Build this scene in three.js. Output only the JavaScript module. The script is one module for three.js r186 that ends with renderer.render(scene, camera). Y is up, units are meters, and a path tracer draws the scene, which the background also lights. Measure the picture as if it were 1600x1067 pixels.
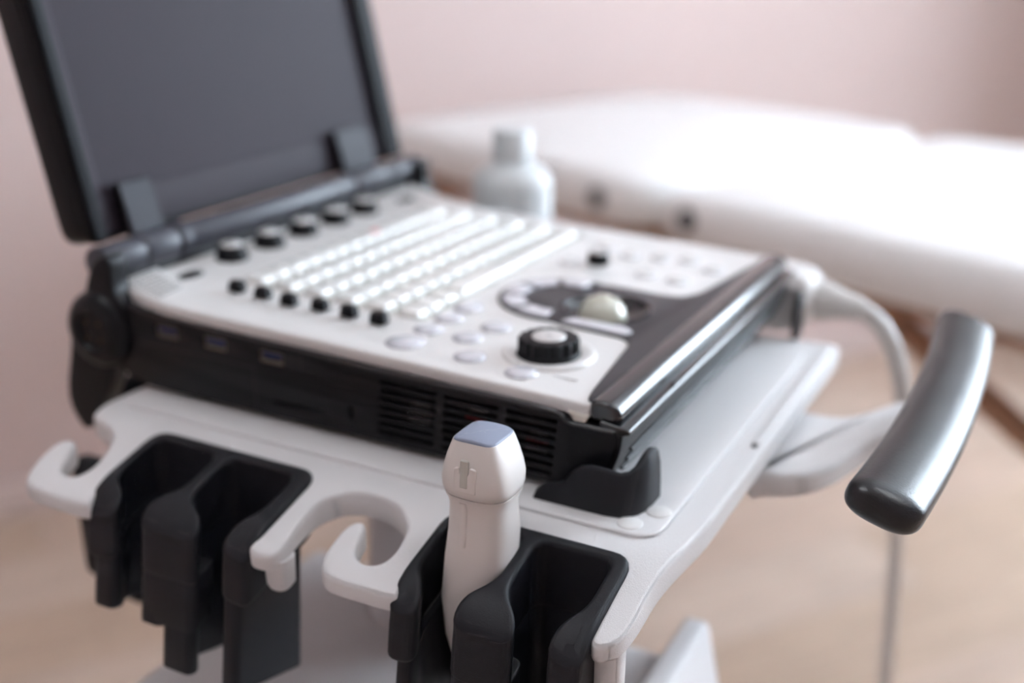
import * as THREE from 'three';
import { RoundedBoxGeometry } from 'three/addons/geometries/RoundedBoxGeometry.js';
import { mergeGeometries, toCreasedNormals as creasedNormals } from 'three/addons/utils/BufferGeometryUtils.js';
import { RectAreaLightUniformsLib } from 'three/addons/lights/RectAreaLightUniformsLib.js';
import { TessellateModifier } from 'three/addons/modifiers/TessellateModifier.js';

// ---------------------------------------------------------------- camera, sky, exposure
const T = 0.86;                                   // height of the cart's tray above the floor
const rad = THREE.MathUtils.degToRad;
const scene = new THREE.Scene();
const camera = new THREE.PerspectiveCamera(34.47, 1600 / 1067, 0.05, 40);
{
  const pitch = rad(20.1), yaw = rad(28.2);
  camera.position.set(0, T + 0.225, 0);
  camera.lookAt(-Math.sin(yaw) * Math.cos(pitch), T + 0.225 - Math.sin(pitch), -Math.cos(yaw) * Math.cos(pitch));
}
camera.focus = 0.405;
camera.userData.fStop = 3.3;
const renderer = new THREE.WebGLRenderer();
renderer.toneMapping = THREE.LinearToneMapping;
renderer.toneMappingExposure = 1.0;
renderer.shadowMap.enabled = true;
scene.background = new THREE.Color().setRGB(0.76, 0.88, 1.0);   // bright overcast sky outside the window
scene.backgroundIntensity = 21;

RectAreaLightUniformsLib.init();

// ---------------------------------------------------------------- helpers
// creased normals for small things: vertices are matched to 0.02 mm instead of 1 cm
function toCreasedNormals(g, angle) { g.scale(500, 500, 500); const o = creasedNormals(g, angle); o.scale(0.002, 0.002, 0.002); return o; }
let seed = 7;
const rnd = () => { seed = (seed * 1664525 + 1013904223) >>> 0; return seed / 4294967296; };
const lin = (r, g, b) => new THREE.Color().setRGB(r, g, b);
function dataTex(w, h, f, srgb, rx = 1, ry = 1) {
  const d = new Uint8Array(w * h * 4);
  for (let y = 0; y < h; y++) for (let x = 0; x < w; x++) {
    const v = f(x, y), i = (y * w + x) * 4;
    const [r, g, b] = Array.isArray(v) ? v : [v, v, v];
    d[i] = Math.max(0, Math.min(255, r * 255)); d[i + 1] = Math.max(0, Math.min(255, g * 255)); d[i + 2] = Math.max(0, Math.min(255, b * 255)); d[i + 3] = 255;
  }
  const t = new THREE.DataTexture(d, w, h);
  t.wrapS = t.wrapT = THREE.RepeatWrapping; t.magFilter = THREE.LinearFilter; t.minFilter = THREE.LinearMipmapLinearFilter; t.generateMipmaps = true;
  t.repeat.set(rx, ry); if (srgb) t.colorSpace = THREE.SRGBColorSpace; t.needsUpdate = true;
  return t;
}
// value noise that tiles with the given period
const lattice = new Float32Array(65536); for (let i = 0; i < 65536; i++) lattice[i] = rnd();
function vnoise(x, y, px, py) {
  const xi = Math.floor(x), yi = Math.floor(y), fx = x - xi, fy = y - yi, s = (t) => t * t * (3 - 2 * t);
  const g = (a, b) => lattice[(((b % py) + py) % py) * 256 + (((a % px) + px) % px)];
  const u = s(fx), v = s(fy);
  return (g(xi, yi) * (1 - u) + g(xi + 1, yi) * u) * (1 - v) + (g(xi, yi + 1) * (1 - u) + g(xi + 1, yi + 1) * u) * v;
}
const grainTex = (tile) => dataTex(256, 256, (x, y) => 0.6 * vnoise(x / 4, y / 4, 64, 64) + 0.4 * vnoise(x / 2, y / 2, 128, 128), false, 1 / tile, 1 / tile);
const leatherTex = (tile) => dataTex(256, 256, (x, y) => {
  const a = vnoise(x / 6, y / 6, 42, 42), b = vnoise(x / 3, y / 3, 85, 85);
  return Math.min(1, Math.abs(a - 0.5) * 1.6 + 0.35 * b);
}, false, 1 / tile, 1 / tile);

function boxUV(g) {
  if (!g.attributes.normal) g.computeVertexNormals();
  const p = g.attributes.position, n = g.attributes.normal, uv = new Float32Array(p.count * 2);
  for (let i = 0; i < p.count; i++) {
    const ax = Math.abs(n.getX(i)), ay = Math.abs(n.getY(i)), az = Math.abs(n.getZ(i));
    if (ay >= ax && ay >= az) { uv[2 * i] = p.getX(i); uv[2 * i + 1] = p.getZ(i); }
    else if (ax >= az) { uv[2 * i] = p.getZ(i); uv[2 * i + 1] = p.getY(i); }
    else { uv[2 * i] = p.getX(i); uv[2 * i + 1] = p.getY(i); }
  }
  g.setAttribute('uv', new THREE.BufferAttribute(uv, 2));
  return g;
}
const clean = (g) => { const o = g.index ? g.toNonIndexed() : g; for (const k of Object.keys(o.attributes)) if (!['position', 'normal'].includes(k)) o.deleteAttribute(k); return o; };
const merge = (...gs) => mergeGeometries(gs.flat().map((g) => clean(g)));
// round the corners of a closed outline
function rounded(pts, r) {
  const out = [], n = pts.length;
  for (let i = 0; i < n; i++) {
    const p = pts[i], a = pts[(i + n - 1) % n], b = pts[(i + 1) % n];
    const rr = p[2] ?? r;
    const la = Math.hypot(a[0] - p[0], a[1] - p[1]), lb = Math.hypot(b[0] - p[0], b[1] - p[1]);
    const ra = Math.min(rr, la / 2), rb = Math.min(rr, lb / 2);
    const s = [p[0] + (a[0] - p[0]) / la * ra, p[1] + (a[1] - p[1]) / la * ra], e = [p[0] + (b[0] - p[0]) / lb * rb, p[1] + (b[1] - p[1]) / lb * rb];
    const k = rr > 0.0006 ? 5 : 2;
    for (let j = 0; j <= k; j++) {
      const t = j / k;
      out.push([(1 - t) * (1 - t) * s[0] + 2 * t * (1 - t) * p[0] + t * t * e[0], (1 - t) * (1 - t) * s[1] + 2 * t * (1 - t) * p[1] + t * t * e[1]]);
    }
  }
  return out.filter((q, i) => { const w = out[(i + 1) % out.length]; return Math.hypot(q[0] - w[0], q[1] - w[1]) > 1e-5; });
}
function shapeOf(pts, holes = [], flip = false) {
  const v = (a) => a.map(([x, y]) => new THREE.Vector2(x, flip ? -y : y));
  const s = new THREE.Shape(v(pts));
  for (const h of holes) s.holes.push(new THREE.Path(v(h)));
  return s;
}
// outline in plan (x, z), standing from y0 to y1
function slab(pts, y0, y1, bevel = 0, holes = [], seg = 3, crease = 0.6) {
  const g = new THREE.ExtrudeGeometry(shapeOf(pts, holes, true), { depth: y1 - y0 - 2 * bevel, bevelEnabled: bevel > 0, bevelThickness: bevel, bevelSize: bevel, bevelOffset: -bevel, bevelSegments: seg, curveSegments: 8 });
  g.rotateX(-Math.PI / 2); g.translate(0, y0 + bevel, 0);
  return toCreasedNormals(clean(g), crease);
}
// outline in elevation (x, y), reaching from z0 to z1
function plate(pts, z0, z1, bevel = 0, holes = [], seg = 3, crease = 0.6) {
  const g = new THREE.ExtrudeGeometry(shapeOf(pts, holes), { depth: z1 - z0 - 2 * bevel, bevelEnabled: bevel > 0, bevelThickness: bevel, bevelSize: bevel, bevelOffset: -bevel, bevelSegments: seg, curveSegments: 8 });
  g.translate(0, 0, z0 + bevel);
  return toCreasedNormals(clean(g), crease);
}
const rbox = (cx, cy, cz, sx, sy, sz, r = 0.001, seg = 3) => { const g = new RoundedBoxGeometry(sx, sy, sz, seg, Math.min(r, sx / 2.01, sy / 2.01, sz / 2.01)); g.translate(cx, cy, cz); return g; };
// cylinder with rounded rims along an axis, lathed
function puck(r0, r1, h, bev = 0.0006, seg = 40) {
  const pr = [[0, 0], [r0 - bev, 0], [r0, bev], [r1, h - bev], [r1 - bev * 0.4, h - bev * 0.25], [r1 - bev, h], [0, h]];
  return toCreasedNormals(clean(new THREE.LatheGeometry(pr.map((p) => new THREE.Vector2(Math.max(p[0], 0), p[1])), seg)), 0.7);
}
const lathe = (pr, seg = 40, crease = 0.6) => toCreasedNormals(clean(new THREE.LatheGeometry(pr.map((p) => new THREE.Vector2(p[0], p[1])), seg)), crease);
function tube(pts, r, seg = 60, rs = 14) {
  const c = new THREE.CatmullRomCurve3(pts.map((p) => new THREE.Vector3(...p)));
  return new THREE.TubeGeometry(c, seg, r, rs, false);
}
function barAlongZ(x, y, z0, z1, r, bev = 0.0008, seg = 32) {
  const g = puck(r, r, Math.abs(z1 - z0), bev, seg); g.rotateX(Math.PI / 2); g.translate(x, y, Math.min(z0, z1)); return g;
}
function rod(a, b, r, seg = 16) {
  const A = new THREE.Vector3(...a), B = new THREE.Vector3(...b), g = new THREE.CylinderGeometry(r, r, A.distanceTo(B), seg);
  g.applyQuaternion(new THREE.Quaternion().setFromUnitVectors(new THREE.Vector3(0, 1, 0), B.clone().sub(A).normalize()));
  g.translate((A.x + B.x) / 2, (A.y + B.y) / 2, (A.z + B.z) / 2); return g;
}
// surface through superellipse rings; ring = { c, a, b, n }, lying across `axis`
function loft(rings, axis = 'y', seg = 48, crease = 0.75) {
  const pos = [], idx = [];
  for (const { c, a, b, n = 2.6 } of rings) for (let i = 0; i < seg; i++) {
    const t = (i / seg) * Math.PI * 2, ct = Math.cos(t), st = Math.sin(t);
    const u = a * Math.sign(ct) * Math.pow(Math.abs(ct), 2 / n), v = b * Math.sign(st) * Math.pow(Math.abs(st), 2 / n);
    if (axis === 'y') pos.push(c[0] + u, c[1], c[2] - v); else pos.push(c[0] + u, c[1] + v, c[2]);
  }
  const R = rings.length;
  for (let k = 0; k < R - 1; k++) for (let i = 0; i < seg; i++) {
    const j = (i + 1) % seg, p = k * seg + i, q = k * seg + j, r = p + seg, s = q + seg;
    idx.push(p, q, s, p, s, r);
  }
  for (const [k, d] of [[0, 1], [R - 1, -1]]) {
    pos.push(...rings[k].c); const m = pos.length / 3 - 1;
    for (let i = 0; i < seg; i++) { const j = (i + 1) % seg; d > 0 ? idx.push(m, k * seg + j, k * seg + i) : idx.push(m, k * seg + i, k * seg + j); }
  }
  const g = new THREE.BufferGeometry();
  g.setAttribute('position', new THREE.Float32BufferAttribute(pos, 3)); g.setIndex(idx);
  return toCreasedNormals(clean(g), crease);
}
function warp(g, f) {                               // move vertices, then new normals
  const p = g.attributes.position, v = new THREE.Vector3();
  for (let i = 0; i < p.count; i++) { v.fromBufferAttribute(p, i); f(v); p.setXYZ(i, v.x, v.y, v.z); }
  return g;
}
// ---- objects
const used = {};
const numbered = (n) => { const k = (used[n] = (used[n] ?? -1) + 1); return k ? n + '_' + String(k).padStart(3, '0') : n; };
function thing(name, label, category, base, group) {
  const o = new THREE.Group(); o.name = numbered(name); o.position.set(...base); o.userData = { label, category };
  if (group) o.userData.group = group;
  o.userData.base = base; scene.add(o); return o;
}
// geometry g in tray coordinates (y = 0 on the tray); part stands in thing t
function part(t, name, g, m, parent = t, label) {
  const b = t.userData.base;
  g = boxUV(clean(g)); g.translate(-b[0], T - b[1], -b[2]);
  const o = new THREE.Mesh(g, m); o.name = name; o.castShadow = o.receiveShadow = true; if (label) o.userData.label = label;
  parent.add(o); return o;
}
// shared geometry placed many times
function put(t, name, g, m, pos, parent = t, rot) {
  const b = t.userData.base, o = new THREE.Mesh(g, m); o.name = name;
  o.position.set(pos[0] - b[0], pos[1] + T - b[1], pos[2] - b[2]); if (rot) o.rotation.set(...rot);
  o.castShadow = o.receiveShadow = true; parent.add(o); return o;
}

// ---------------------------------------------------------------- materials
const std = (o) => new THREE.MeshStandardMaterial(o), phy = (o) => new THREE.MeshPhysicalMaterial(o);
const gFine = grainTex(0.02), gLeather = leatherTex(0.03), gWall = grainTex(0.4), gVinyl = leatherTex(0.12);
const M = {
  tray: std({ color: lin(0.66, 0.65, 0.655), roughness: 0.42, bumpMap: gFine, bumpScale: 0.00012 }),
  panel: std({ color: lin(0.66, 0.645, 0.635), roughness: 0.38 }),
  cream: std({ color: lin(0.60, 0.56, 0.50), roughness: 0.4 }),
  key: phy({ color: lin(0.76, 0.76, 0.735), roughness: 0.2, clearcoat: 0.5, clearcoatRoughness: 0.15 }),
  keybed: std({ color: lin(0.52, 0.51, 0.46), roughness: 0.5 }),
  black: phy({ color: lin(0.006, 0.0063, 0.008), roughness: 0.34, specularIntensity: 0.4 }),
  blackMatte: phy({ color: lin(0.006, 0.0063, 0.008), roughness: 0.5, specularIntensity: 0.4 }),
  gloss: phy({ color: lin(0.010, 0.0105, 0.014), roughness: 0.18, specularIntensity: 1, clearcoat: 0.35, clearcoatRoughness: 0.1 }),
  skirt: phy({ color: lin(0.012, 0.0122, 0.015), roughness: 0.36, specularIntensity: 0.55 }),
  trim: phy({ color: lin(0.022, 0.022, 0.028), roughness: 0.4, specularIntensity: 0.7 }),
  rubber: phy({ color: lin(0.0075, 0.008, 0.0115), roughness: 0.5, specularIntensity: 0.6, bumpMap: gFine, bumpScale: 0.00005 }),
  handle: phy({ color: lin(0.007, 0.007, 0.009), roughness: 0.3, specularIntensity: 1, bumpMap: gLeather, bumpScale: 0.00004 }),
  hinge: phy({ color: lin(0.035, 0.036, 0.048), roughness: 0.33, specularIntensity: 1 }),
  leaf: phy({ color: lin(0.024, 0.024, 0.031), roughness: 0.5, specularIntensity: 0.35 }),
  rim: phy({ color: lin(0.006, 0.0062, 0.008), roughness: 0.45, specularIntensity: 0.15 }),
  screen: phy({ color: lin(0.023, 0.017, 0.024), roughness: 0.5, specularIntensity: 0.2 }),
  bezel: phy({ color: lin(0.026, 0.020, 0.027), roughness: 0.5, specularIntensity: 0.23 }),
  silver: std({ color: lin(0.55, 0.55, 0.58), roughness: 0.25, metalness: 0.7 }),
  knobTop: std({ color: lin(0.62, 0.61, 0.60), roughness: 0.3, metalness: 0.2 }),
  button: phy({ color: lin(0.58, 0.58, 0.62), roughness: 0.22, clearcoat: 0.5 }),
  buttonRim: std({ color: lin(0.62, 0.62, 0.67), roughness: 0.25, metalness: 0.3 }),
  ball: phy({ color: lin(0.50, 0.50, 0.42), roughness: 0.14, clearcoat: 0.8 }),
  usbBlue: std({ color: lin(0.006, 0.022, 0.10), roughness: 0.4 }),
  usbMetal: std({ color: lin(0.22, 0.19, 0.15), roughness: 0.4, metalness: 0.5 }),
  red: std({ color: lin(0.35, 0.012, 0.012), roughness: 0.4 }),
  brass: std({ color: lin(0.10, 0.055, 0.02), roughness: 0.5, metalness: 0.4 }),
  greyBit: std({ color: lin(0.35, 0.34, 0.34), roughness: 0.5 }),
  probe: std({ color: lin(0.67, 0.63, 0.605), roughness: 0.36 }),
  probeGroove: std({ color: lin(0.50, 0.49, 0.45), roughness: 0.4 }),
  lens: std({ color: lin(0.22, 0.25, 0.33), roughness: 0.45, bumpMap: gFine, bumpScale: 0.00006 }),
  cable: std({ color: lin(0.58, 0.57, 0.555), roughness: 0.4 }),
  bin: std({ color: lin(0.58, 0.565, 0.57), roughness: 0.5, bumpMap: gFine, bumpScale: 0.00008 }),
  bottle: phy({ color: lin(0.62, 0.65, 0.66), roughness: 0.3 }),
  couch: phy({ color: lin(0.80, 0.785, 0.775), roughness: 0.4, bumpMap: gVinyl, bumpScale: 0.0003 }),
  hole: std({ color: lin(0.02, 0.02, 0.024), roughness: 0.6 }),
  wall: std({ color: lin(0.60, 0.48, 0.455), roughness: 0.85, bumpMap: gWall, bumpScale: 0.0006 }),
  white: std({ color: lin(0.78, 0.77, 0.76), roughness: 0.7 }),
  base: std({ color: lin(0.64, 0.53, 0.50), roughness: 0.5 }),
  glass: phy({ color: 0xffffff, transmission: 1, thickness: 0, roughness: 0.0, ior: 1.45 }),
  cord: std({ color: lin(0.30, 0.29, 0.29), roughness: 0.5 }),
};
function woodMat(r, g, b, sx) {
  const t = dataTex(512, 256, (x, y) => {
    const w = vnoise(x / 32, y / 8, 16, 32), f = vnoise(x / 16, y / 2, 32, 128), c = vnoise(x / 64, y / 32, 8, 8);
    const k = 0.88 + 0.07 * w + 0.06 * f + 0.05 * (c - 0.5);
    return [r * k, g * (k * 0.98 + 0.01), b * (k * 0.95 + 0.02)];
  }, true, 1 / 1.3, 1 / 0.4);
  t.offset.set(sx, sx * 0.7);
  return std({ map: t, roughness: 0.42 });
}
const planks = [woodMat(0.79, 0.705, 0.65, 0), woodMat(0.765, 0.68, 0.615, 0.31), woodMat(0.80, 0.725, 0.675, 0.63)];
const couchWood = woodMat(0.66, 0.50, 0.40, 0.2);

// ---------------------------------------------------------------- the room (its axes: along the pink wall, and out from it)
const roomTurn = Math.atan2(0.8, 0.6);
const RX0 = -2.6, RX1 = 3.3, RZ0 = -2.2, RZ1 = 3.0, CH = 2.95, WT = 0.16;
function structure(name, g, m) {
  const o = new THREE.Mesh(boxUV(clean(g)), m); o.name = name; o.userData.kind = 'structure'; o.rotation.y = roomTurn;
  o.castShadow = o.receiveShadow = true; scene.add(o); return o;
}
const blk = (x0, x1, y0, y1, z0, z1) => { const g = new THREE.BoxGeometry(x1 - x0, y1 - y0, z1 - z0); g.translate((x0 + x1) / 2, (y0 + y1) / 2, (z0 + z1) / 2); return g; };
const floor = structure('floor', blk(RX0 - WT, RX1 + WT, -0.2, -0.006, RZ0 - WT, RZ1 + WT), std({ color: lin(0.22, 0.16, 0.12), roughness: 0.8 }));
{
  const W = 0.192, L = 1.28, gap = 0.0012;
  const gs = {};
  let row = 0;
  for (let z = RZ0; z < RZ1 - 0.02; z += W, row++) {
    const z1 = Math.min(z + W, RZ1); let x = RX0 - ((row * 0.47) % 1) * L, k = 0;
    for (; x < RX1; x += L, k++) {
      const a = Math.max(x, RX0), b = Math.min(x + L, RX1); if (b - a < 0.03) continue;
      const key = (b - a).toFixed(3) + '_' + (z1 - z).toFixed(3);
      if (!gs[key]) { gs[key] = boxUV(clean(new THREE.BoxGeometry(b - a - gap, 0.006, z1 - z - gap))); }
      const o = new THREE.Mesh(gs[key], planks[(row * 2 + k + (rnd() < 0.4 ? 1 : 0)) % 3]); o.name = 'plank';
      o.position.set((a + b) / 2, -0.003, (z + z1) / 2); o.receiveShadow = o.castShadow = true; floor.add(o);
    }
  }
}
structure('ceiling', blk(RX0 - WT, RX1 + WT, CH, CH + 0.15, RZ0 - WT, RZ1 + WT), M.white);
structure('wall_back', blk(RX0 - WT, RX1 + WT, 0, CH, RZ0 - WT, RZ0), M.wall);
structure('wall_left', blk(RX0 - WT, RX0, 0, CH, RZ0, RZ1), M.wall);
structure('wall_front', blk(RX0 - WT, RX1 + WT, 0, CH, RZ1, RZ1 + WT), M.wall);
structure('baseboard_back', rbox((RX0 + RX1) / 2, 0.035, RZ0 + 0.008, RX1 - RX0, 0.07, 0.016, 0.004), M.base);
const WZ0 = -1.9, WZ1 = 0.45, WY0 = 0.85, WY1 = 2.78;
structure('wall_right', merge(blk(RX1, RX1 + WT, 0, WY0, RZ0, RZ1), blk(RX1, RX1 + WT, WY1, CH, RZ0, RZ1), blk(RX1, RX1 + WT, WY0, WY1, RZ0, WZ0), blk(RX1, RX1 + WT, WY0, WY1, WZ1, RZ1)), M.wall);
{
  const w = structure('window_1', merge(blk(RX1 - 0.03, RX1 + WT, WY0 - 0.04, WY0, WZ0 - 0.04, WZ1 + 0.04), blk(RX1 + 0.05, RX1 + 0.11, WY0, WY0 + 0.06, WZ0, WZ1), blk(RX1 + 0.05, RX1 + 0.11, WY1 - 0.06, WY1, WZ0, WZ1),
    ...[WZ0, WZ1 - 0.06].map((a) => blk(RX1 + 0.05, RX1 + 0.11, WY0 + 0.06, WY1 - 0.06, a, a + 0.06))), M.white);
  const pane = new THREE.Mesh(blk(RX1 + 0.078, RX1 + 0.082, WY0 + 0.06, WY1 - 0.06, WZ0 + 0.06, WZ1 - 0.06), M.glass); pane.name = 'pane'; w.add(pane);
}

// tall cupboard in the corner between the pink wall and the window, just out of the picture
{
  const t = new THREE.Group(); t.name = 'tall_cupboard'; t.rotation.y = roomTurn; scene.add(t);
  t.userData = { label: 'tall white cupboard in the corner beside the window', category: 'cupboard' };
  const add = (name, g, m, parent = t) => { const o = new THREE.Mesh(boxUV(clean(g)), m); o.name = name; o.castShadow = o.receiveShadow = true; parent.add(o); return o; };
  add('body', blk(2.76, RX1 - 0.005, 0, 2.45, RZ0 + 0.02, RZ0 + 0.80), M.white);
  for (const [a, b, hx] of [[2.765, 3.025, 3.0], [3.03, RX1 - 0.008, 3.055]]) {
    const d = add('door', rbox((a + b) / 2, 1.25, RZ0 + 0.812, b - a, 2.34, 0.02, 0.003), M.white); add('handle', rbox(hx, 1.1, RZ0 + 0.83, 0.012, 0.16, 0.018, 0.004), M.silver, d);
  }
}
// ceiling light panels above and behind the couch, out of the picture
for (const [u, n, power] of [[0.95, 0.1, 5.9], [-0.6, -0.5, 7]]) {
  const x = 0.6 * u + 0.8 * n, z = -0.8 * u + 0.6 * n;
  const o = new THREE.Group(); o.name = numbered('ceiling_light'); o.position.set(x, CH - 0.03, z); o.rotation.y = roomTurn; scene.add(o);
  o.userData = { label: power > 6 ? 'flat square ceiling light panel nearer the left wall' : 'flat square ceiling light panel above the couch side', category: 'ceiling light', group: 'ceiling light panels' };
  const fr = new THREE.Mesh(merge(blk(-0.31, 0.31, 0, 0.03, 0.3, 0.31), blk(-0.31, 0.31, 0, 0.03, -0.31, -0.3), blk(0.3, 0.31, 0, 0.03, -0.3, 0.3), blk(-0.31, -0.3, 0, 0.03, -0.3, 0.3), blk(-0.3, 0.3, 0.012, 0.03, -0.3, 0.3)), M.white); fr.name = 'frame'; o.add(fr);
  const df = new THREE.Mesh(blk(-0.3, 0.3, 0.004, 0.0115, -0.3, 0.3), std({ color: 0xffffff, emissive: lin(0.93, 0.96, 1), emissiveIntensity: power * 0.5 })); df.name = 'diffuser'; o.add(df);
  const L = new THREE.RectAreaLight(lin(0.93, 0.96, 1), power, 0.58, 0.58); L.position.set(0, -0.002, 0); L.rotation.x = -Math.PI / 2; o.add(L);
}

// ---------------------------------------------------------------- treatment couch behind the cart
{
  const phi = Math.atan2(-0.395, 0.92);             // turn of its long side
  const t = new THREE.Group(); t.name = numbered('treatment_couch'); scene.add(t);
  t.position.set(-0.539, 0, -1.393); t.rotation.y = phi;   // local x along the couch, local -z towards the wall
  t.userData = { label: 'white padded treatment couch in two sections behind the cart', category: 'couch' };
  const add = (name, g, m, parent = t) => { const o = new THREE.Mesh(boxUV(clean(g)), m); o.name = name; o.castShadow = o.receiveShadow = true; parent.add(o); return o; };
  const top = T - 0.098, bot = T - 0.168, mid = (top + bot) / 2;
  const cushion = (x0, x1, z0, z1, rc, crown) => {
    const pts = rounded([[x0, z1], [x1, z1], [x1, z0], [x0, z0]], rc);
    let g = slab(pts, bot, top, 0.03, [], 8, 1.2);
    g = new TessellateModifier(0.06, 5).modify(g);
    warp(g, (v) => { if (v.y > mid) { const a = (v.x - x0) / (x1 - x0), b = (v.z - z0) / (z1 - z0); v.y += crown * Math.max(0, 16 * a * (1 - a) * b * (1 - b)) ** 0.6; } });
    return toCreasedNormals(g, 1.2);
  };
  const c1 = add('cushion', cushion(-0.72, -0.012, -0.74, 0.0, 0.10, 0.022), M.couch);
  const c2 = add('cushion', cushion(0.0, 1.25, -0.74, 0.0, 0.07, 0.014), M.couch);
  const holeG = () => { const g = puck(0.0150, 0.0150, 0.004, 0.0005, 24); g.rotateX(Math.PI / 2); return g; };
  let h = holeG(); h.translate(-0.098, T - 0.126, -0.001); add('socket', h, M.hole, c1);
  h = holeG(); h.translate(0.077, T - 0.125, -0.001); add('socket', h, M.hole, c2);
  add('base_board', merge(blk(-0.66, -0.03, bot - 0.018, bot - 0.0005, -0.70, -0.04), blk(0.03, 1.2, bot - 0.018, bot - 0.0005, -0.70, -0.04)), couchWood);
  for (const z of [-0.20, -0.62]) {
    add('side_rail', rbox(0.27, bot - 0.045, z, 1.84, 0.055, 0.024, 0.003), couchWood);
  }
  for (const z of [-0.10, -0.64]) {
    const bar = (name, a, b, w) => { const len = Math.hypot(b[0] - a[0], b[1] - a[1]); const g = new RoundedBoxGeometry(len, w, 0.028, 2, 0.004); g.rotateZ(Math.atan2(b[1] - a[1], b[0] - a[0])); g.translate((a[0] + b[0]) / 2, (a[1] + b[1]) / 2, z); return add(name, g, couchWood); };
    bar('leg', [1.16, bot - 0.03], [1.22, 0.0], 0.05); bar('leg', [-0.62, bot - 0.03], [-0.68, 0.0], 0.05);
    bar('brace', [0.30, bot - 0.03], [1.19, 0.22], 0.026); bar('brace', [0.20, bot - 0.03], [-0.65, 0.22], 0.026);
  }
  for (const [x, y] of [[1.195, 0.2], [-0.652, 0.2]]) add('cross_rail', rbox(x, y, -0.37, 0.04, 0.05, 0.52, 0.004), couchWood);
}

// ---------------------------------------------------------------- the cart
const Z0 = -0.352, S = 0.27;                         // in front of Z0 the tray slopes down
const slope = (z) => { const d = z - Z0, w = 0.010; return d < -w ? 0 : d < w ? -S * (d + w) * (d + w) / (4 * w) : -S * d; };
const mm = (a) => a.map((p) => p.map((q) => q / 1000));
const cart = thing('ultrasound_cart', 'white trolley with moulded tray, cable hooks and black push handle', 'cart', [-0.28, 0, -0.42]);
{
  const outline = mm([[-116, -627, 6], [-117, -385], [-120, -356], [-122, -340], [-122, -322], [-123, -313], [-127, -308], [-131, -306.5], [-133.5, -309, 1],
    [-135, -335], [-140, -345], [-210, -345], [-215, -335],
    [-214, -310], [-212.5, -302, 1], [-216, -300.5], [-239, -300], [-246, -300.5], [-251, -304], [-254, -311], [-255, -325], [-253, -330], [-249, -332], [-245.5, -329], [-244, -322], [-242, -317], [-239, -313], [-233, -311.5], [-228, -314], [-226, -320], [-227, -328], [-229, -335], [-236, -342], [-246, -346.5], [-258, -347], [-268, -343.5], [-275, -335], [-275, -325], [-273, -313], [-272, -305], [-275, -300.5], [-284, -300], [-287, -303, 1],
    [-287, -335], [-292, -346], [-372, -346], [-379, -338],
    [-379, -305], [-376.5, -298, 1], [-380, -297], [-411, -297], [-419, -299], [-424, -304], [-428, -315], [-429, -325], [-426, -330], [-420, -331], [-416, -327], [-413, -319], [-410, -312], [-404, -310], [-398, -311], [-395, -318], [-397, -327], [-400, -335], [-406, -342], [-416, -346], [-428, -349, 3], [-432, -360], [-432, -627, 6]]
    .map((p) => p)).map((p) => p);
  const pts = rounded(outline.map((p) => (p.length > 2 ? [p[0], p[1], p[2]] : [p[0], p[1], 0.006])), 0.006);
  let g = slab(pts, -0.0125, 0, 0.002, [], 3, 0.6);
  g = new TessellateModifier(0.007, 9).modify(g);
  warp(g, (v) => { if (v.y < -0.006) v.y += 0.004 * THREE.MathUtils.smoothstep(v.z, -0.338, -0.306); v.y += slope(v.z); });
  g = toCreasedNormals(g, 0.7);
  const tray = part(cart, 'tray', g, M.tray);
  // raised platform on the tray
  const pad = rounded(mm([[-130.5, -610], [-130.5, -363], [-424, -363], [-424, -610]]), 0.013);
  part(cart, 'platform', slab(pad, -0.0004, 0.0016, 0.0015, [], 4, 0.9), M.tray, tray);
  part(cart, 'edge_ridge', rbox(-0.1215, 0.0003, -0.545, 0.0042, 0.0022, 0.15, 0.001), M.tray, tray);
  part(cart, 'pinhole', barAlongZ(-0.1215, 0.0003, -0.4695, -0.4675, 0.0012, 0.0002, 12), M.hole, tray);
  for (const [x, z] of [[-0.1445, -0.371], [-0.1375, -0.3855]]) {
    const d = puck(0.0054, 0.0052, 0.0006, 0.0002, 32); d.translate(x, 0.0014, z); part(cart, 'plug_disc', d, M.panel, tray);
  }
  // underside ribs and the rear shelf that carries the gel bottle
  part(cart, 'underframe', merge(rbox(-0.28, -0.022, -0.50, 0.24, 0.026, 0.20, 0.006), rbox(-0.35, -0.036, -0.665, 0.16, 0.008, 0.15, 0.003), rbox(-0.35, -0.03, -0.61, 0.10, 0.014, 0.06, 0.004)), M.bin);
  part(cart, 'column', loft([{ c: [-0.30, -0.80, -0.46], a: 0.05, b: 0.06, n: 3 }, { c: [-0.30, -0.03, -0.50], a: 0.045, b: 0.055, n: 3 }]), M.bin);
  // storage bin below, with a raised lip on the handle side
  const by = -0.135;
  const bin = part(cart, 'storage_bin', merge(slab(rounded(mm([[-163, -492], [-408, -492], [-408, -215], [-163, -215]]), 0.008), by - 0.17, by - 0.012, 0.003), ), M.bin);
  part(cart, 'bin_lip', plate(rounded([[-0.112, by - 0.17], [-0.150, by + 0.003], [-0.1635, by + 0.003], [-0.166, by - 0.17]], 0.004), -0.512, -0.215, 0.002), M.bin, bin);
  part(cart, 'base', merge(slab(rounded(mm([[-110, -640], [-450, -640], [-450, -200], [-110, -200]]), 0.05), -0.80, -0.76, 0.01)), M.bin);
  for (const [x, z] of [[-0.15, -0.6], [-0.41, -0.6], [-0.15, -0.24], [-0.41, -0.24]]) {
    const w = puck(0.032, 0.032, 0.02, 0.004, 32); w.rotateX(Math.PI / 2); w.translate(x, -0.828, z - 0.01);
    const c = part(cart, 'caster', w, M.blackMatte); part(cart, 'fork', rbox(x, -0.79, z, 0.012, 0.05, 0.028, 0.002), M.bin, c);
  }
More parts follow.
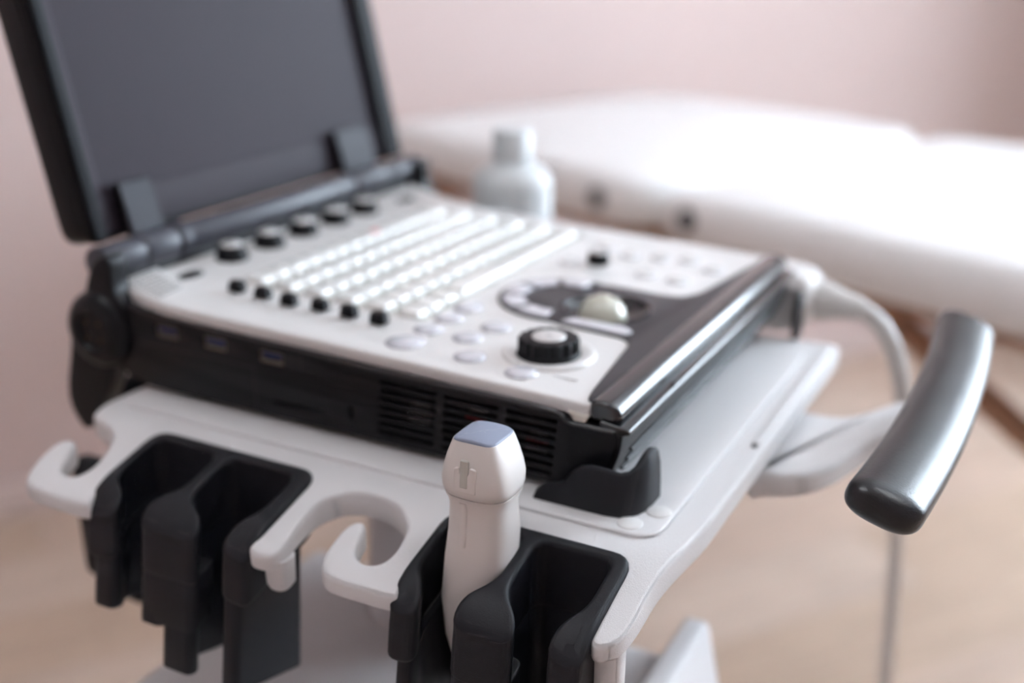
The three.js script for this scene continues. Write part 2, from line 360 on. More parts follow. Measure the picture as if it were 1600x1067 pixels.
  // little stubs under the arm tips
  part(cart, 'cable_peg', merge(loft([{ c: [-0.277, -0.033, -0.309], a: 0.0042, b: 0.004 }, { c: [-0.2765, -0.0305, -0.309], a: 0.0056, b: 0.0055 }, { c: [-0.2765, -0.018, -0.309], a: 0.006, b: 0.006 }])), M.tray);
  part(cart, 'cable_peg', merge(loft([{ c: [-0.1295, -0.06, -0.317], a: 0.0042, b: 0.004 }, { c: [-0.1295, -0.057, -0.317], a: 0.0056, b: 0.0055 }, { c: [-0.1295, -0.018, -0.317], a: 0.006, b: 0.006 }])), M.tray);
  // black rear hook seen past the left cable hook
  part(cart, 'rear_hook', merge(rbox(-0.463, -0.080, -0.372, 0.022, 0.075, 0.016, 0.0078, 5), tube([[-0.463, -0.11, -0.372], [-0.445, -0.122, -0.376], [-0.425, -0.13, -0.385], [-0.40, -0.152, -0.39]], 0.008, 20)), M.blackMatte);
  // corner brackets that keep the console in place
  const bracket = (sz, zc) => {
    const P = [], path = [[-0.189, -0.3715, 0.0035], [-0.188, -0.3715, 0.006], [-0.184, -0.3715, 0.0095], [-0.1785, -0.3715, 0.0110], [-0.1755, -0.3715, 0.0125], [-0.172, -0.3715, 0.0175], [-0.168, -0.3715, 0.0212], [-0.163, -0.3715, 0.0226], [-0.156, -0.3716, 0.0222], [-0.150, -0.3728, 0.0212], [-0.1465, -0.3755, 0.0215], [-0.144, -0.379, 0.0235], [-0.1425, -0.384, 0.0268], [-0.142, -0.389, 0.0282], [-0.142, -0.394, 0.0262], [-0.142, -0.397, 0.020], [-0.142, -0.3985, 0.010], [-0.142, -0.399, 0.002]];
    const n = path.length, pos = [], idx = [];
    for (let i = 0; i < n; i++) {
      const a = path[Math.max(0, i - 1)], b = path[Math.min(n - 1, i + 1)]; let tx = b[0] - a[0], tz = b[1] - a[1]; const l = Math.hypot(tx, tz); tx /= l; tz /= l;
      const nx = tz, nz = -tx, w = 0.0034;               // inward
      for (const [o, y] of [[0, 0.0005], [0, path[i][2] - 0.001], [w * 0.3, path[i][2]], [w * 0.7, path[i][2]], [w, path[i][2] - 0.001], [w, 0.0005]])
        pos.push(path[i][0] + nx * o, y, zc + sz * (path[i][1] + nz * o - zc));
    }
    const K = 6;
    for (let i = 0; i < n - 1; i++) for (let k = 0; k < K; k++) { const k2 = (k + 1) % K, p = i * K + k, q = i * K + k2; idx.push(p, q, q + K, p, q + K, p + K); }
    for (const i of [0, n - 1]) for (let k = 1; k < K - 1; k++) idx.push(i * K, i * K + k, i * K + k + 1);
    const g = new THREE.BufferGeometry(); g.setAttribute('position', new THREE.Float32BufferAttribute(pos, 3)); g.setIndex(idx);
    return toCreasedNormals(clean(g), 0.9);
  };
  part(cart, 'corner_bracket', bracket(1, 0), M.rubber);
  part(cart, 'corner_bracket', bracket(-1, -0.511), M.rubber);
  // arm and push handle
const arm = rounded(mm([[-125, -470], [-120, -474], [-109, -479], [-99, -486], [-91, -499], [-85, -516], [-79, -538], [-70, -556], [-52, -566], [-46, -580], [-52, -598], [-76, -603], [-87, -580], [-97, -564], [-109, -559], [-125, -561]]), 0.012);
  const handle = part(cart, 'push_handle', (() => {
    const rings = [], z0 = -0.3855, z1 = -0.629, N = 64;
    for (let i = 0; i <= N; i++) {
      const q = i / N, t = q < 0.2 ? q * q * 0.5 / 0.2 * 0.5 : q > 0.8 ? 1 - (1 - q) * (1 - q) * 0.5 / 0.2 * 0.5 : 0.05 + (q - 0.2) * 0.9 / 0.6;   // denser near the ends
      const z = z0 + (z1 - z0) * t, d = Math.min(t, 1 - t) * (z0 - z1), k = d < 0.009 ? Math.sqrt(Math.max(0, 1 - (1 - d / 0.009) ** 2)) : 1;
      const bow = 0.006 * (1 - (2 * t - 1) ** 2), a = 0.0152 - 0.0085 * (1 - k), b = 0.0084 - 0.0062 * (1 - k);
      rings.push({ c: [-0.0515 + bow, 0.0225, z], a, b, n: 2.7 });
    }
    const g = loft(rings, 'z', 96, 1.2), ca = Math.cos(rad(-17)), sa = Math.sin(rad(-17));   // the grip leans a little outwards
    return toCreasedNormals(warp(g, (v) => { const x = v.x + 0.0485, y = v.y - 0.0225; v.x = -0.0485 + x * ca - y * sa; v.y = 0.0225 + x * sa + y * ca; }), 1.2);
  })(), M.handle, cart);
  { const p = handle.geometry.attributes.position, uv = handle.geometry.attributes.uv; for (let i = 0; i < p.count; i++) uv.setXY(i, (Math.atan2(p.getY(i) - T - 0.0225, (p.getX(i) + cart.position.x + 0.0485) * 0.55) + Math.PI) * 0.0124, p.getZ(i)); }   // grain runs round the grip
  part(cart, 'handle_arm', merge(slab(arm, -0.030, -0.016, 0.004, [], 4, 0.8), loft([{ c: [-0.060, -0.022, -0.580], a: 0.011, b: 0.016, n: 3 }, { c: [-0.056, 0.002, -0.572], a: 0.010, b: 0.018, n: 3 }, { c: [-0.048, 0.016, -0.56], a: 0.009, b: 0.022, n: 3 }])), M.tray);
}

// ---------------------------------------------------------------- rubber probe holders set in the tray
const zb = -0.3492, zf = -0.2995;
function holder(x0, x1, p, s, label, depth) {
  const t = thing('probe_holder', label, 'probe holder', [(x0 + x1) / 2, T - 0.06, -0.325], 'rubber probe holders');
  const zm = -0.3155, zk = zb + 0.0052;
  const o = [[x0, zf + 0.001, 0.006], [x0, zb, 0.011], [x1, zb, 0.009], [x1, zf + 0.001, 0.005],
    [s[1][1], zf - 0.0005, 0.006], [s[1][1] + 0.001, zm + 0.006, 0.005], [p[1][1], zm - 0.004, 0.007], [p[1][1], zk, 0.006], [p[1][0], zk, 0.007], [p[1][0], zm - 0.001, 0.007], [s[1][0] - 0.002, zm + 0.008, 0.005], [s[1][0], zf - 0.0005, 0.006],
    [s[0][1], zf, 0.008], [s[0][1] - 0.0005, zm + 0.007, 0.005], [p[0][1], zm - 0.004, 0.007], [p[0][1], zk, 0.007], [p[0][0], zk, 0.007], [p[0][0], zm - 0.001, 0.007], [s[0][0] - 0.001, zm + 0.008, 0.005], [s[0][0], zf, 0.006]];
  let g = slab(rounded(o, 0.006), depth[0], 0.0028, 0.0022, [], 4, 0.9);
  g = new TessellateModifier(0.005, 9).modify(g);
  warp(g, (v) => {
    const up = Math.max(0, (v.y + 0.012) / 0.0148);
    const y = v.y; v.y += slope(v.z) - (v.z > -0.316 ? up * 26 * (v.z + 0.316) ** 2 : 0); v.z += 0.15 * Math.max(0, -y - 0.004);
  });
  const body = part(t, 'body', toCreasedNormals(g, 0.8), M.rubber);
  const mid = (p[0][1] + p[1][0]) / 2;
  const sleeve = (a, b, pa, pb, sa, sb, y0, y1) => {
    const q = [[a, zf - 0.0012, 0.004], [a, zb + 0.002, 0.006], [b, zb + 0.002, 0.006], [b, zf - 0.0012, 0.004], [sb, zf - 0.0012, 0.003], [sb, zm + 0.006, 0.004], [pb, zm - 0.004, 0.006], [pb, zk, 0.006], [pa, zk, 0.006], [pa, zm - 0.001, 0.006], [sa, zm + 0.008, 0.004], [sa, zf - 0.0012, 0.003]];
    return warp(slab(rounded(q, 0.003), y0, y1, 0.001, [], 2, 0.8), (v) => { const y = v.y; v.y = y > -0.03 ? depth[0] + 0.0015 + slope(v.z) - (y < y1 - 0.0005 ? 0.001 : 0) : y + slope(zf) * 0.6 - 0.3 * (zf - v.z); v.z += 0.15 * Math.max(0, -y - 0.004); });
  };
  part(t, 'pocket_sleeve', toCreasedNormals(sleeve(x0 + 0.0042, mid - 0.0003, x0 + 0.0085, p[0][1] - 0.0003, s[0][0] - 0.0018, s[0][1] + 0.0005, depth[1], depth[0] + 0.002), 0.8), M.rubber);
  part(t, 'pocket_sleeve', toCreasedNormals(sleeve(mid + 0.0003, x1 - 0.0062, p[1][0] + 0.0003, x1 - 0.0103, s[1][0] - 0.0027, s[1][1] + 0.0018, depth[2], depth[0] + 0.002), 0.8), M.rubber);
  // plain front of the middle lobe, reaching lower than its neighbours
  part(t, 'front_lobe', toCreasedNormals(warp(slab(rounded([[s[0][1] + 0.0008, zf - 0.0006], [s[0][1] + 0.0008, zm], [s[1][0] - 0.0012, zm], [s[1][0] - 0.0012, zf - 0.0006]], 0.0045), depth[3], depth[0] + 0.003, 0.001, [], 2, 0.8), (v) => { const y = v.y; v.y += slope(v.z); v.z += 0.15 * Math.max(0, -y - 0.004); }), 0.8), M.rubber, body);
  return t;
}
holder(-0.382, -0.285, [[-0.377, -0.339], [-0.332, -0.294]], [[-0.3635, -0.3485], [-0.3155, -0.3020]], 'empty black rubber double probe holder between the two white cable hooks', [-0.026, -0.055, -0.073, -0.048]);
holder(-0.216, -0.133, [[-0.2115, -0.1785], [-0.1725, -0.140]], [[-0.203, -0.1875], [-0.161, -0.1480]], 'black rubber double probe holder with the beige probe standing in it', [-0.026, -0.055, -0.073, -0.048]);

// ---------------------------------------------------------------- the ultrasound probe
{
  const cx = -0.1860, cz = -0.3245;
  const t = thing('ultrasound_probe', 'beige ultrasound probe with blue-grey tip upright in the black holder', 'probe', [cx, T - 0.07, cz]);
  const R = (y, a, b, n, dx = 0) => ({ c: [cx + dx, y, cz], a, b, n });
  const head = part(t, 'head', loft([R(0.0292, 0.0128, 0.0118, 3.0), R(0.0300, 0.0138, 0.0127, 3.1), R(0.0325, 0.0144, 0.0132, 3.3), R(0.036, 0.0143, 0.0131, 3.6), R(0.040, 0.0134, 0.0124, 4), R(0.045, 0.0118, 0.0112, 4.6), R(0.049, 0.0102, 0.0102, 5.2), R(0.0512, 0.0092, 0.0096, 5.6)], 'y', 72), M.probe);
  // the lens: a thin domed cap on the head
  part(t, 'lens', (() => {
    const rings = []; for (let i = 0; i <= 5; i++) { const k = i / 5; rings.push(R(0.0507 + 0.0012 * (1 - (1 - k) ** 2), 0.0091 * (1 - 0.10 * k * k), 0.0095 * (1 - 0.10 * k * k), 5.6)); }
    let g = loft(rings, 'y', 72); g = new TessellateModifier(0.0025, 5).modify(g);
    warp(g, (v) => { const u = (v.x - cx) / 0.0092, w = (v.z - cz) / 0.0096; if (v.y > 0.0511) v.y += 0.0009 * (1 - Math.min(1, u * u)) - 0.0003 * w * w; });
    return toCreasedNormals(g, 0.7);
  })(), M.lens, head);
  part(t, 'grip', loft([R(-0.066, 0.0050, 0.0050, 2.2, 0.001), R(-0.060, 0.0075, 0.0072, 2.2, 0.001), R(-0.050, 0.0108, 0.0110, 2.4, -0.001), R(-0.035, 0.0134, 0.0128, 2.6, -0.0022), R(-0.018, 0.0141, 0.0132, 2.8, -0.0025), R(0.0, 0.0135, 0.0126, 2.9, -0.0013), R(0.012, 0.0130, 0.0118, 3), R(0.020, 0.0124, 0.0112, 3), R(0.0245, 0.0123, 0.0111, 3), R(0.027, 0.0128, 0.0116, 3), R(0.0288, 0.0136, 0.0124, 3.1), R(0.0293, 0.0136, 0.0124, 3.1)], 'y', 64), M.probe);
  // orientation mark: a low plate with a slot, and the ridge below it
  const zF = cz + 0.0130;
  const mark = part(t, 'marker_plate', warp(plate(rounded([[-0.1917, 0.0325], [-0.1917, 0.0418], [-0.1893, 0.0424], [-0.1893, 0.0400], [-0.1851, 0.0400], [-0.1851, 0.0428], [-0.1822, 0.0424], [-0.1822, 0.0325]], 0.001), zF - 0.0016, zF + 0.0006, 0.0005), (v) => { v.z -= 0.10 * Math.max(0, v.y - 0.034); }), M.probe, head);
  part(t, 'marker_slot', warp(rbox(-0.1872, 0.0399, zF + 0.0001, 0.0036, 0.0110, 0.0012, 0.0006, 4), (v) => { v.z -= 0.10 * Math.max(0, v.y - 0.034); }), M.probeGroove, mark);
  part(t, 'ridge', loft([{ c: [-0.1890, 0.0085, cz + 0.0112], a: 0.0016, b: 0.0012 }, { c: [-0.1890, 0.012, cz + 0.0111], a: 0.0018, b: 0.0013 }, { c: [-0.1888, 0.022, cz + 0.0103], a: 0.0019, b: 0.0014 }, { c: [-0.1888, 0.0272, cz + 0.0108], a: 0.0018, b: 0.0013 }], 'y', 20), M.probe);
  t.scale.setScalar(1.023); t.position.set(-0.1903, T - 0.0768, -0.332);
  part(t, 'cable', merge(tube([[cx + 0.001, -0.06, cz], [cx + 0.001, -0.12, cz + 0.01], [cx + 0.004, -0.2, cz + 0.05], [cx + 0.03, -0.4, cz + 0.12], [cx - 0.02, -0.62, cz + 0.10]], 0.0036, 50)), M.cable);
}

// ---------------------------------------------------------------- the portable ultrasound console
{
  const t = thing('ultrasound_console', 'portable black and white ultrasound console with raised display lid', 'ultrasound machine', [-0.31, T, -0.51]);
  const tilt = Math.tan(rad(2)), top = (x) => 0.044 + tilt * (-0.165 - x);
  const shear = (g) => toCreasedNormals(warp(clean(g), (v) => { v.y += tilt * (-0.165 - v.x); }), 0.7);
  const tl = [0, 0, -Math.atan(tilt)];
  // case
  const prof = [[-0.1575, 0.0365], [-0.1590, 0.024], [-0.166, 0.0100], [-0.175, 0.0052], [-0.42, 0.0048], [-0.436, 0.009], [-0.452, 0.018], [-0.458, 0.034], [-0.457, 0.0475], [-0.30, 0.0415], [-0.170, 0.0370]];
  const body = part(t, 'case', plate(rounded(prof, 0.003), -0.640, -0.3885, 0.001), M.black);
  for (const [x, z] of [[-0.19, -0.42], [-0.19, -0.6], [-0.41, -0.42], [-0.41, -0.58]]) { const f = puck(0.008, 0.009, 0.0062, 0.0006, 24); f.translate(x, 0.0013, z); part(t, 'foot', f, M.rubber, body); }
  // side panel with its openings
  const rect = (cx, cy, w, h) => [[cx - w / 2, cy - h / 2], [cx + w / 2, cy - h / 2], [cx + w / 2, cy + h / 2], [cx - w / 2, cy + h / 2]];
  const usb = [[-0.404, 0.0368], [-0.372, 0.0362], [-0.3365, 0.0352]];
  const holes = usb.map(([x, y]) => rounded(rect(x, y, 0.0150, 0.0064), 0.0008));
  const groups = [[-0.273, -0.2425], [-0.2385, -0.2115], [-0.2075, -0.1830]];
  for (const [a, b] of groups) for (let k = 0; k < 7; k++) { const y = 0.0350 - 0.0041 * k - (a + 0.27) * 0.012; holes.push(rounded(rect((a + b) / 2 - 0.0004 * k, y, b - a, 0.0023), 0.0009)); }
  holes.push(rounded(rect(-0.3215, 0.0125, 0.030, 0.0014), 0.0005), rounded(rect(-0.29, 0.0162, 0.0022, 0.0062), 0.0004));
  const edge = [[-0.446, 0.0512], [-0.436, 0.0488], [-0.423, 0.0468], [-0.386, 0.0460], [-0.318, 0.0436], [-0.27, 0.0418], [-0.187, 0.0396], [-0.1808, 0.0388], [-0.1782, 0.0365], [-0.1560, 0.0362], [-0.1552, 0.031], [-0.1575, 0.022], [-0.164, 0.0095], [-0.176, 0.0050], [-0.42, 0.0040], [-0.434, 0.008], [-0.446, 0.014], [-0.452, 0.03]];
  const side = part(t, 'side_panel', plate(rounded(edge, 0.003), -0.3848, -0.3815, 0.0006, holes, 2), M.black);
  part(t, 'panel_gap', merge(rbox(-0.318, 0.0370, -0.38155, 0.0004, 0.010, 0.0003, 0.0001, 1), rbox(-0.3478, 0.0180, -0.38155, 0.0004, 0.022, 0.0003, 0.0001, 1), rbox(-0.384, 0.0285, -0.38155, 0.072, 0.0004, 0.0003, 0.0001, 1)), M.hole, side);
  // rim bead along the side panel's upper edge
  part(t, 'rim', tube([[-0.447, 0.0497, -0.3880], [-0.436, 0.0478, -0.3835], [-0.423, 0.0462, -0.3817], [-0.386, 0.0450, -0.3813], [-0.318, 0.0427, -0.3814], [-0.27, 0.0409, -0.3816], [-0.187, 0.0388, -0.3820], [-0.1812, 0.0378, -0.3820], [-0.1785, 0.0352, -0.3820], [-0.172, 0.0349, -0.3820], [-0.157, 0.0348, -0.3820]], 0.0011, 90, 8), M.gloss, side);
  for (const [x, y] of usb) {
    const u = part(t, 'usb_port', merge(rbox(x, y - 0.0027, -0.3836, 0.0132, 0.0008, 0.003, 0.0002, 1), rbox(x, y + 0.0027, -0.3836, 0.0132, 0.0005, 0.003, 0.0002, 1), rbox(x - 0.0068, y, -0.3836, 0.0005, 0.0055, 0.003, 0.0002, 1), rbox(x + 0.0068, y, -0.3836, 0.0005, 0.0055, 0.003, 0.0002, 1)), M.usbMetal);
    part(t, 'tongue', rbox(x, y + 0.0009, -0.3838, 0.0115, 0.0021, 0.003, 0.0003, 2), M.usbBlue, u);
  }
  const bits = (m, a) => a.forEach(([x, y, w]) => part(t, 'circuit_part', rbox(x, y, -0.3874, w, 0.0018, 0.0018, 0.0002, 1), m, body));
  bits(M.greyBit, [[-0.2545, 0.0246, 0.010], [-0.255, 0.0204, 0.013], [-0.256, 0.0162, 0.011], [-0.2245, 0.0286, 0.009], [-0.194, 0.0252, 0.008], [-0.196, 0.0170, 0.011]]);
  bits(M.red, [[-0.2560, 0.0225, 0.0012], [-0.2560, 0.0183, 0.0012], [-0.226, 0.0240, 0.010], [-0.195, 0.0212, 0.011]]);
  // front (user side): flange, ribs, bumper
  part(t, 'flange', plate(rounded([[-0.1640, 0.0390], [-0.1505, 0.0372], [-0.1500, 0.0350], [-0.1540, 0.0335], [-0.1640, 0.034]], 0.0012), -0.6425, -0.3815, 0.0008), M.gloss);
  part(t, 'front_wall', plate(rounded([[-0.164, 0.0348], [-0.1535, 0.0343], [-0.1548, 0.0250], [-0.1590, 0.0130], [-0.168, 0.0085], [-0.172, 0.012]], 0.002), -0.6415, -0.3820, 0.0008), M.skirt);
  for (const [x, y] of [[-0.1556, 0.0215], [-0.1573, 0.0165], [-0.1595, 0.0118]]) part(t, 'rib', rbox(x, y, -0.515, 0.0022, 0.0016, 0.238, 0.0007, 3), M.skirt);
  part(t, 'latch_button', rbox(-0.1515, 0.0385, -0.437, 0.002, 0.0016, 0.005, 0.0006), M.hole);
  part(t, 'bumper', plate(rounded([[-0.1695, 0.0372], [-0.1570, 0.0372], [-0.1545, 0.0405], [-0.1570, 0.0452], [-0.1620, 0.0468], [-0.1695, 0.0460]], 0.0032), -0.6405, -0.3830, 0.0022, [], 5), M.gloss);
  // white control panel
  const dish = [-0.212, -0.497], circle = ([x, z], r, n = 40) => Array.from({ length: n }, (_, i) => [x + r * Math.cos(i / n * Math.PI * 2), z + r * Math.sin(i / n * Math.PI * 2)]);
  const kb = mm([[-397, -430], [-397, -625], [-279, -625], [-279, -430]]);
  const slotsX = [0, 1, 2, 3, 4, 5].map((i) => -0.385 + 0.0178 * i);
  const topHoles = [circle(dish, 0.0255), rounded(kb, 0.003), ...slotsX.map((x) => rounded([[x - 0.0009, -0.428], [x + 0.0009, -0.428], [x + 0.0009, -0.3975], [x - 0.0009, -0.3975]], 0.0006))];
  const panelPts = rounded(mm([[-168, -640], [-168, -383.5], [-300, -382.8], [-388, -381], [-404, -381.5], [-424, -385], [-443, -391.5], [-454, -400], [-456, -676], [-436, -672], [-402, -656], [-370, -646], [-315, -643], [-209, -642.5]]), 0.004);
  const panel = part(t, 'control_panel', shear(slab(panelPts, -0.0065 + 0.044, 0.044, 0.0012, topHoles, 3)), M.panel);
  // tongue of the panel that hangs over the side, beside the bumper
  part(t, 'panel_tip', plate([[-0.1785, 0.0400], [-0.1690, 0.0395], [-0.1705, 0.0362], [-0.1755, 0.0362]], -0.3848, -0.3819, 0.0005), M.cream, panel);
  // speaker
  const sp = rounded(mm([[-448, -394], [-452, -423], [-412, -406], [-407, -384]]), 0.003);
  const speaker = part(t, 'speaker_grille', shear(warp(slab(sp, 0.0430, 0.0462, 0.001), (v) => { if (v.y > 0.0445) v.y -= 0.0022 * (v.x + 0.452) / 0.045; })), M.panel, panel);
  {
    const gs = []; for (let i = 0; i < 9; i++) for (let j = 0; j < 6; j++) { const u = 0.12 + 0.76 * i / 8, v = 0.14 + 0.72 * j / 5; const x = -0.449 + 0.0415 * u - 0.003 * v, z = -0.394 + 0.0105 * u - 0.0255 * v + 0.003 * u * v; const c = new THREE.CylinderGeometry(0.0010, 0.0010, 0.0006, 8); c.translate(x, top(x) + 0.0022 - 0.0022 * (x + 0.452) / 0.045, z); gs.push(c); }
    const p = part(t, 'perforations', merge(gs), std({ color: lin(0.07, 0.065, 0.065), roughness: 0.6 }), speaker); p.userData.kind = 'stuff';
  }
  // keyboard
  part(t, 'keyboard_bed', shear(slab(rounded(mm([[-398, -429], [-398, -626], [-278, -626], [-278, -429]]), 0.003), 0.0395, 0.0426, 0.0005)), M.keybed, panel);
  const keyGeo = (w, d) => { const g = slab(rounded([[-w / 2, -d / 2], [-w / 2, d / 2], [w / 2, d / 2], [w / 2, -d / 2]], 0.0012), 0, 0.0046, 0.0011, [], 3, 0.9); warp(g, (v) => { const k = 1 - 0.16 * Math.max(0, v.y) / 0.0046; v.x *= k; v.z *= k; }); return boxUV(toCreasedNormals(g, 0.9)); };
  const k1 = keyGeo(0.0138, 0.0128), kSpace = keyGeo(0.0138, 0.070);
  const colZ = (c) => -0.4375 - 0.01345 * c;
  for (let r = 0; r < 6; r++) {
    const x = -0.3885 + 0.0199 * r * 0.985;
    const place = (g, z) => put(t, 'key', g, M.key, [x, top(x) - 0.0016, z], panel, tl);
    if (r === 5) { for (let c = 0; c < 3; c++) place(k1, colZ(c)); place(kSpace, colZ(5.13)); for (let c = 8; c < 14; c++) place(k1, colZ(c)); } else for (let c = 0; c < 14; c++) place(k1, colZ(c));
  }
  // red legend on one key
  part(t, 'red_mark', rbox(-0.3885, top(-0.3885) + 0.0032, colZ(8), 0.005, 0.0003, 0.006, 0.0001, 1), std({ color: lin(0.7, 0.12, 0.14), roughness: 0.4 }), panel);
  // sliders
  slotsX.forEach((x, i) => {
    const z = [-0.4155, -0.4145, -0.4135, -0.4155, -0.4155, -0.4155][i], y = top(x);
    part(t, 'slider_slot', rbox(x, y - 0.0014, -0.4125, 0.0030, 0.0012, 0.0305, 0.0003, 1), M.hole, panel);
    part(t, 'slider', merge(rbox(x, y + 0.0012, z, 0.0016, 0.006, 0.003, 0.0004, 1), loft([{ c: [x, y + 0.0012, z], a: 0.0046, b: 0.0034, n: 5 }, { c: [x, y + 0.0050, z], a: 0.0043, b: 0.0029, n: 5 }, { c: [x, y + 0.0064, z], a: 0.0036, b: 0.0022, n: 5 }], 'y', 28)), M.blackMatte, panel);
  });
  // knobs by the hinge
  const knobSkirt = boxUV(merge(puck(0.0098, 0.0086, 0.0052, 0.0008), (() => { const g = puck(0.0078, 0.0070, 0.0034, 0.0006); g.translate(0, 0.005, 0); return g; })()));
  const knobCap = boxUV(puck(0.0066, 0.0060, 0.0012, 0.0004)), pointer = boxUV(new THREE.BoxGeometry(0.0012, 0.0006, 0.0075));
  for (let i = 0; i < 5; i++) {
    const x = -0.428, z = -0.460 - 0.0323 * i, k = put(t, 'knob', knobSkirt, M.blackMatte, [x, top(x), z], panel, tl);
    const c = new THREE.Mesh(knobCap, M.knobTop); c.name = 'knob_cap'; c.position.y = 0.0082; k.add(c); c.castShadow = c.receiveShadow = true;
    const q = new THREE.Mesh(pointer, M.blackMatte); q.name = 'pointer'; q.position.set(0, 0.0094, 0.001); q.castShadow = q.receiveShadow = true; k.add(q);
  }
  for (const z of [-0.4235, -0.634]) part(t, 'standby_lens', shear(slab(Array.from({ length: 28 }, (_, i) => { const a = i / 28 * Math.PI * 2; return [-0.425 + 0.0048 * Math.cos(a), z + 0.0088 * Math.sin(a)]; }), 0.0437, 0.0450, 0.0004)), M.gloss, panel);
  // round push buttons
  const btn = (x, z, r, cap = M.button) => { const a = puck(r, r * 0.97, 0.0010, 0.0004, 36); a.translate(x, top(x) - 0.0001, z); const o = part(t, 'button', a, M.buttonRim, panel); const b = puck(r * 0.82, r * 0.76, 0.0008, 0.0003, 36); b.translate(x, top(x) + 0.0007, z); part(t, 'button_cap', b, cap, panel); return o; };
  btn(-0.272, -0.402, 0.0096);
  for (const [x, z] of [[-0.272, -0.4225], [-0.272, -0.4415], [-0.272, -0.460], [-0.2375, -0.4025], [-0.2505, -0.423], [-0.246, -0.4425], [-0.209, -0.3985]]) btn(x, z, 0.0076);
  for (const [x, z] of [[-0.264, -0.563], [-0.238, -0.594], [-0.221, -0.600], [-0.197, -0.563], [-0.186, -0.593], [-0.216, -0.564], [-0.258, -0.604], [-0.205, -0.605]]) btn(x, z, 0.0062, M.key);
  // large gain wheel in its shallow well
  {
    const x = -0.209, z = -0.4255, y = top(x);
    const well = lathe([[0.0150, 0.0004], [0.0185, 0.0012], [0.0205, 0.0016], [0.0215, 0.0010], [0.0222, -0.0004]], 56, 1.2); well.translate(x, y, z); part(t, 'wheel_well', well, M.panel, panel);
    const n = 24, sc = Array.from({ length: n * 6 }, (_, i) => { const a = i / (n * 6) * Math.PI * 2, r = 0.0138 + 0.00055 * Math.cos(a * 16); return [x + r * Math.cos(a), z + r * Math.sin(a)]; });
    const w = part(t, 'gain_wheel', merge(slab(sc, y + 0.0015, y + 0.0086, 0.0011, [], 4, 0.9), (() => { const g = puck(0.0150, 0.0146, 0.0025, 0.0006, 48); g.translate(x, y, z); return g; })()), M.blackMatte, panel);
    const cap = puck(0.0080, 0.0078, 0.0012, 0.0004, 36); cap.translate(x, y + 0.0080, z); part(t, 'wheel_cap', cap, M.knobTop, w);
    part(t, 'wheel_mark', rbox(x, y + 0.00925, z, 0.0034, 0.0002, 0.001, 0.0001, 1), M.greyBit, w);
    const k = puck(0.0066, 0.006, 0.007, 0.0008, 32); k.translate(-0.248, top(-0.248), -0.569); const sk = part(t, 'small_knob', k, M.blackMatte, panel);
    const kc = puck(0.0045, 0.0042, 0.0008, 0.0002, 28); kc.translate(-0.248, top(-0.248) + 0.0068, -0.569); part(t, 'knob_cap', kc, M.knobTop, sk);
    part(t, 'level_line', rbox(-0.190, top(-0.190) + 0.0001, -0.4035, 0.012, 0.0003, 0.0008, 0.0001, 1), M.greyBit, panel);
  }
  // black palm rest with the trackball dish
  const ringC = [-0.236, -0.4985], arc = [];
  for (let a = 75; a <= 285; a += 10) arc.push([ringC[0] + 0.0350 * Math.cos(rad(180 + a - 180)), ringC[1] + 0.0350 * Math.sin(rad(a))]);
  const trim = [[-0.1600, -0.6400], [-0.1600, -0.3845], [-0.1715, -0.3855], [-0.1738, -0.396], [-0.1795, -0.440], [-0.1815, -0.455], [-0.1860, -0.4615], [-0.2000, -0.4625], [-0.2220, -0.4630], ...arc, [-0.2150, -0.5345], [-0.1960, -0.5330], [-0.1850, -0.5360], [-0.1785, -0.5480], [-0.1700, -0.6150], [-0.1690, -0.6400]];
  part(t, 'palm_rest', shear(slab(rounded(trim, 0.004), 0.0432, 0.0450, 0.0006, [circle(dish, 0.0240)], 3)), M.trim);
  const bowl = lathe([[0.0245, 0.0010], [0.0238, 0.0008], [0.0225, -0.0006], [0.0195, -0.0030], [0.0150, -0.0050], [0.0100, -0.0058], [0.0, -0.0060]], 56, 1.2); bowl.translate(dish[0], top(dish[0]), dish[1]);
  part(t, 'trackball_dish', bowl, M.gloss);
  const ball = new THREE.SphereGeometry(0.0128, 40, 28); ball.translate(dish[0] + 0.001, top(dish[0]) - 0.0030, dish[1] + 0.006); part(t, 'trackball', ball, M.ball);
  for (const [a0, a1] of [[80, 113], [121, 154], [162, 195], [203, 236], [244, 272]]) {
    const q = []; for (let i = 0; i <= 6; i++) { const a = rad(a0 + (a1 - a0) * i / 6); q.push([ringC[0] + 0.0325 * Math.cos(a), ringC[1] + 0.0325 * Math.sin(a)]); }
    for (let i = 6; i >= 0; i--) { const a = rad(a0 + (a1 - a0) * i / 6); q.push([ringC[0] + 0.0215 * Math.cos(a), ringC[1] + 0.0215 * Math.sin(a)]); }
    part(t, 'ring_button', shear(slab(q, 0.0446, 0.0460, 0.0005, [], 3)), M.button);
  }
  part(t, 'set_button', shear(slab(rounded(mm([[-222, -465], [-188, -464], [-185.5, -470], [-192, -474], [-218, -473]]), 0.0015), 0.0446, 0.0460, 0.0005, [], 3)), M.button);
  // carrying handle: near and far arm, cross bar
  const armPts = rounded(mm([[-436.5, 73], [-446, 71.5], [-452, 65], [-460, 46], [-468, 41], [-472, 33], [-474.5, 18], [-482, -6], [-482.5, -17], [-478, -26], [-471, -32.5], [-463, -23], [-450, -3.5], [-443, 14], [-433, 24], [-429.5, 36], [-431, 48], [-438, 54]]), 0.008);
  const carry = part(t, 'carrying_handle', merge(plate(armPts, -0.3925, -0.3790, 0.002, [], 4, 0.8), plate(armPts, -0.688, -0.6765, 0.002, [], 4, 0.8), barAlongZ(-0.472, -0.020, -0.682, -0.385, 0.009)), M.black);
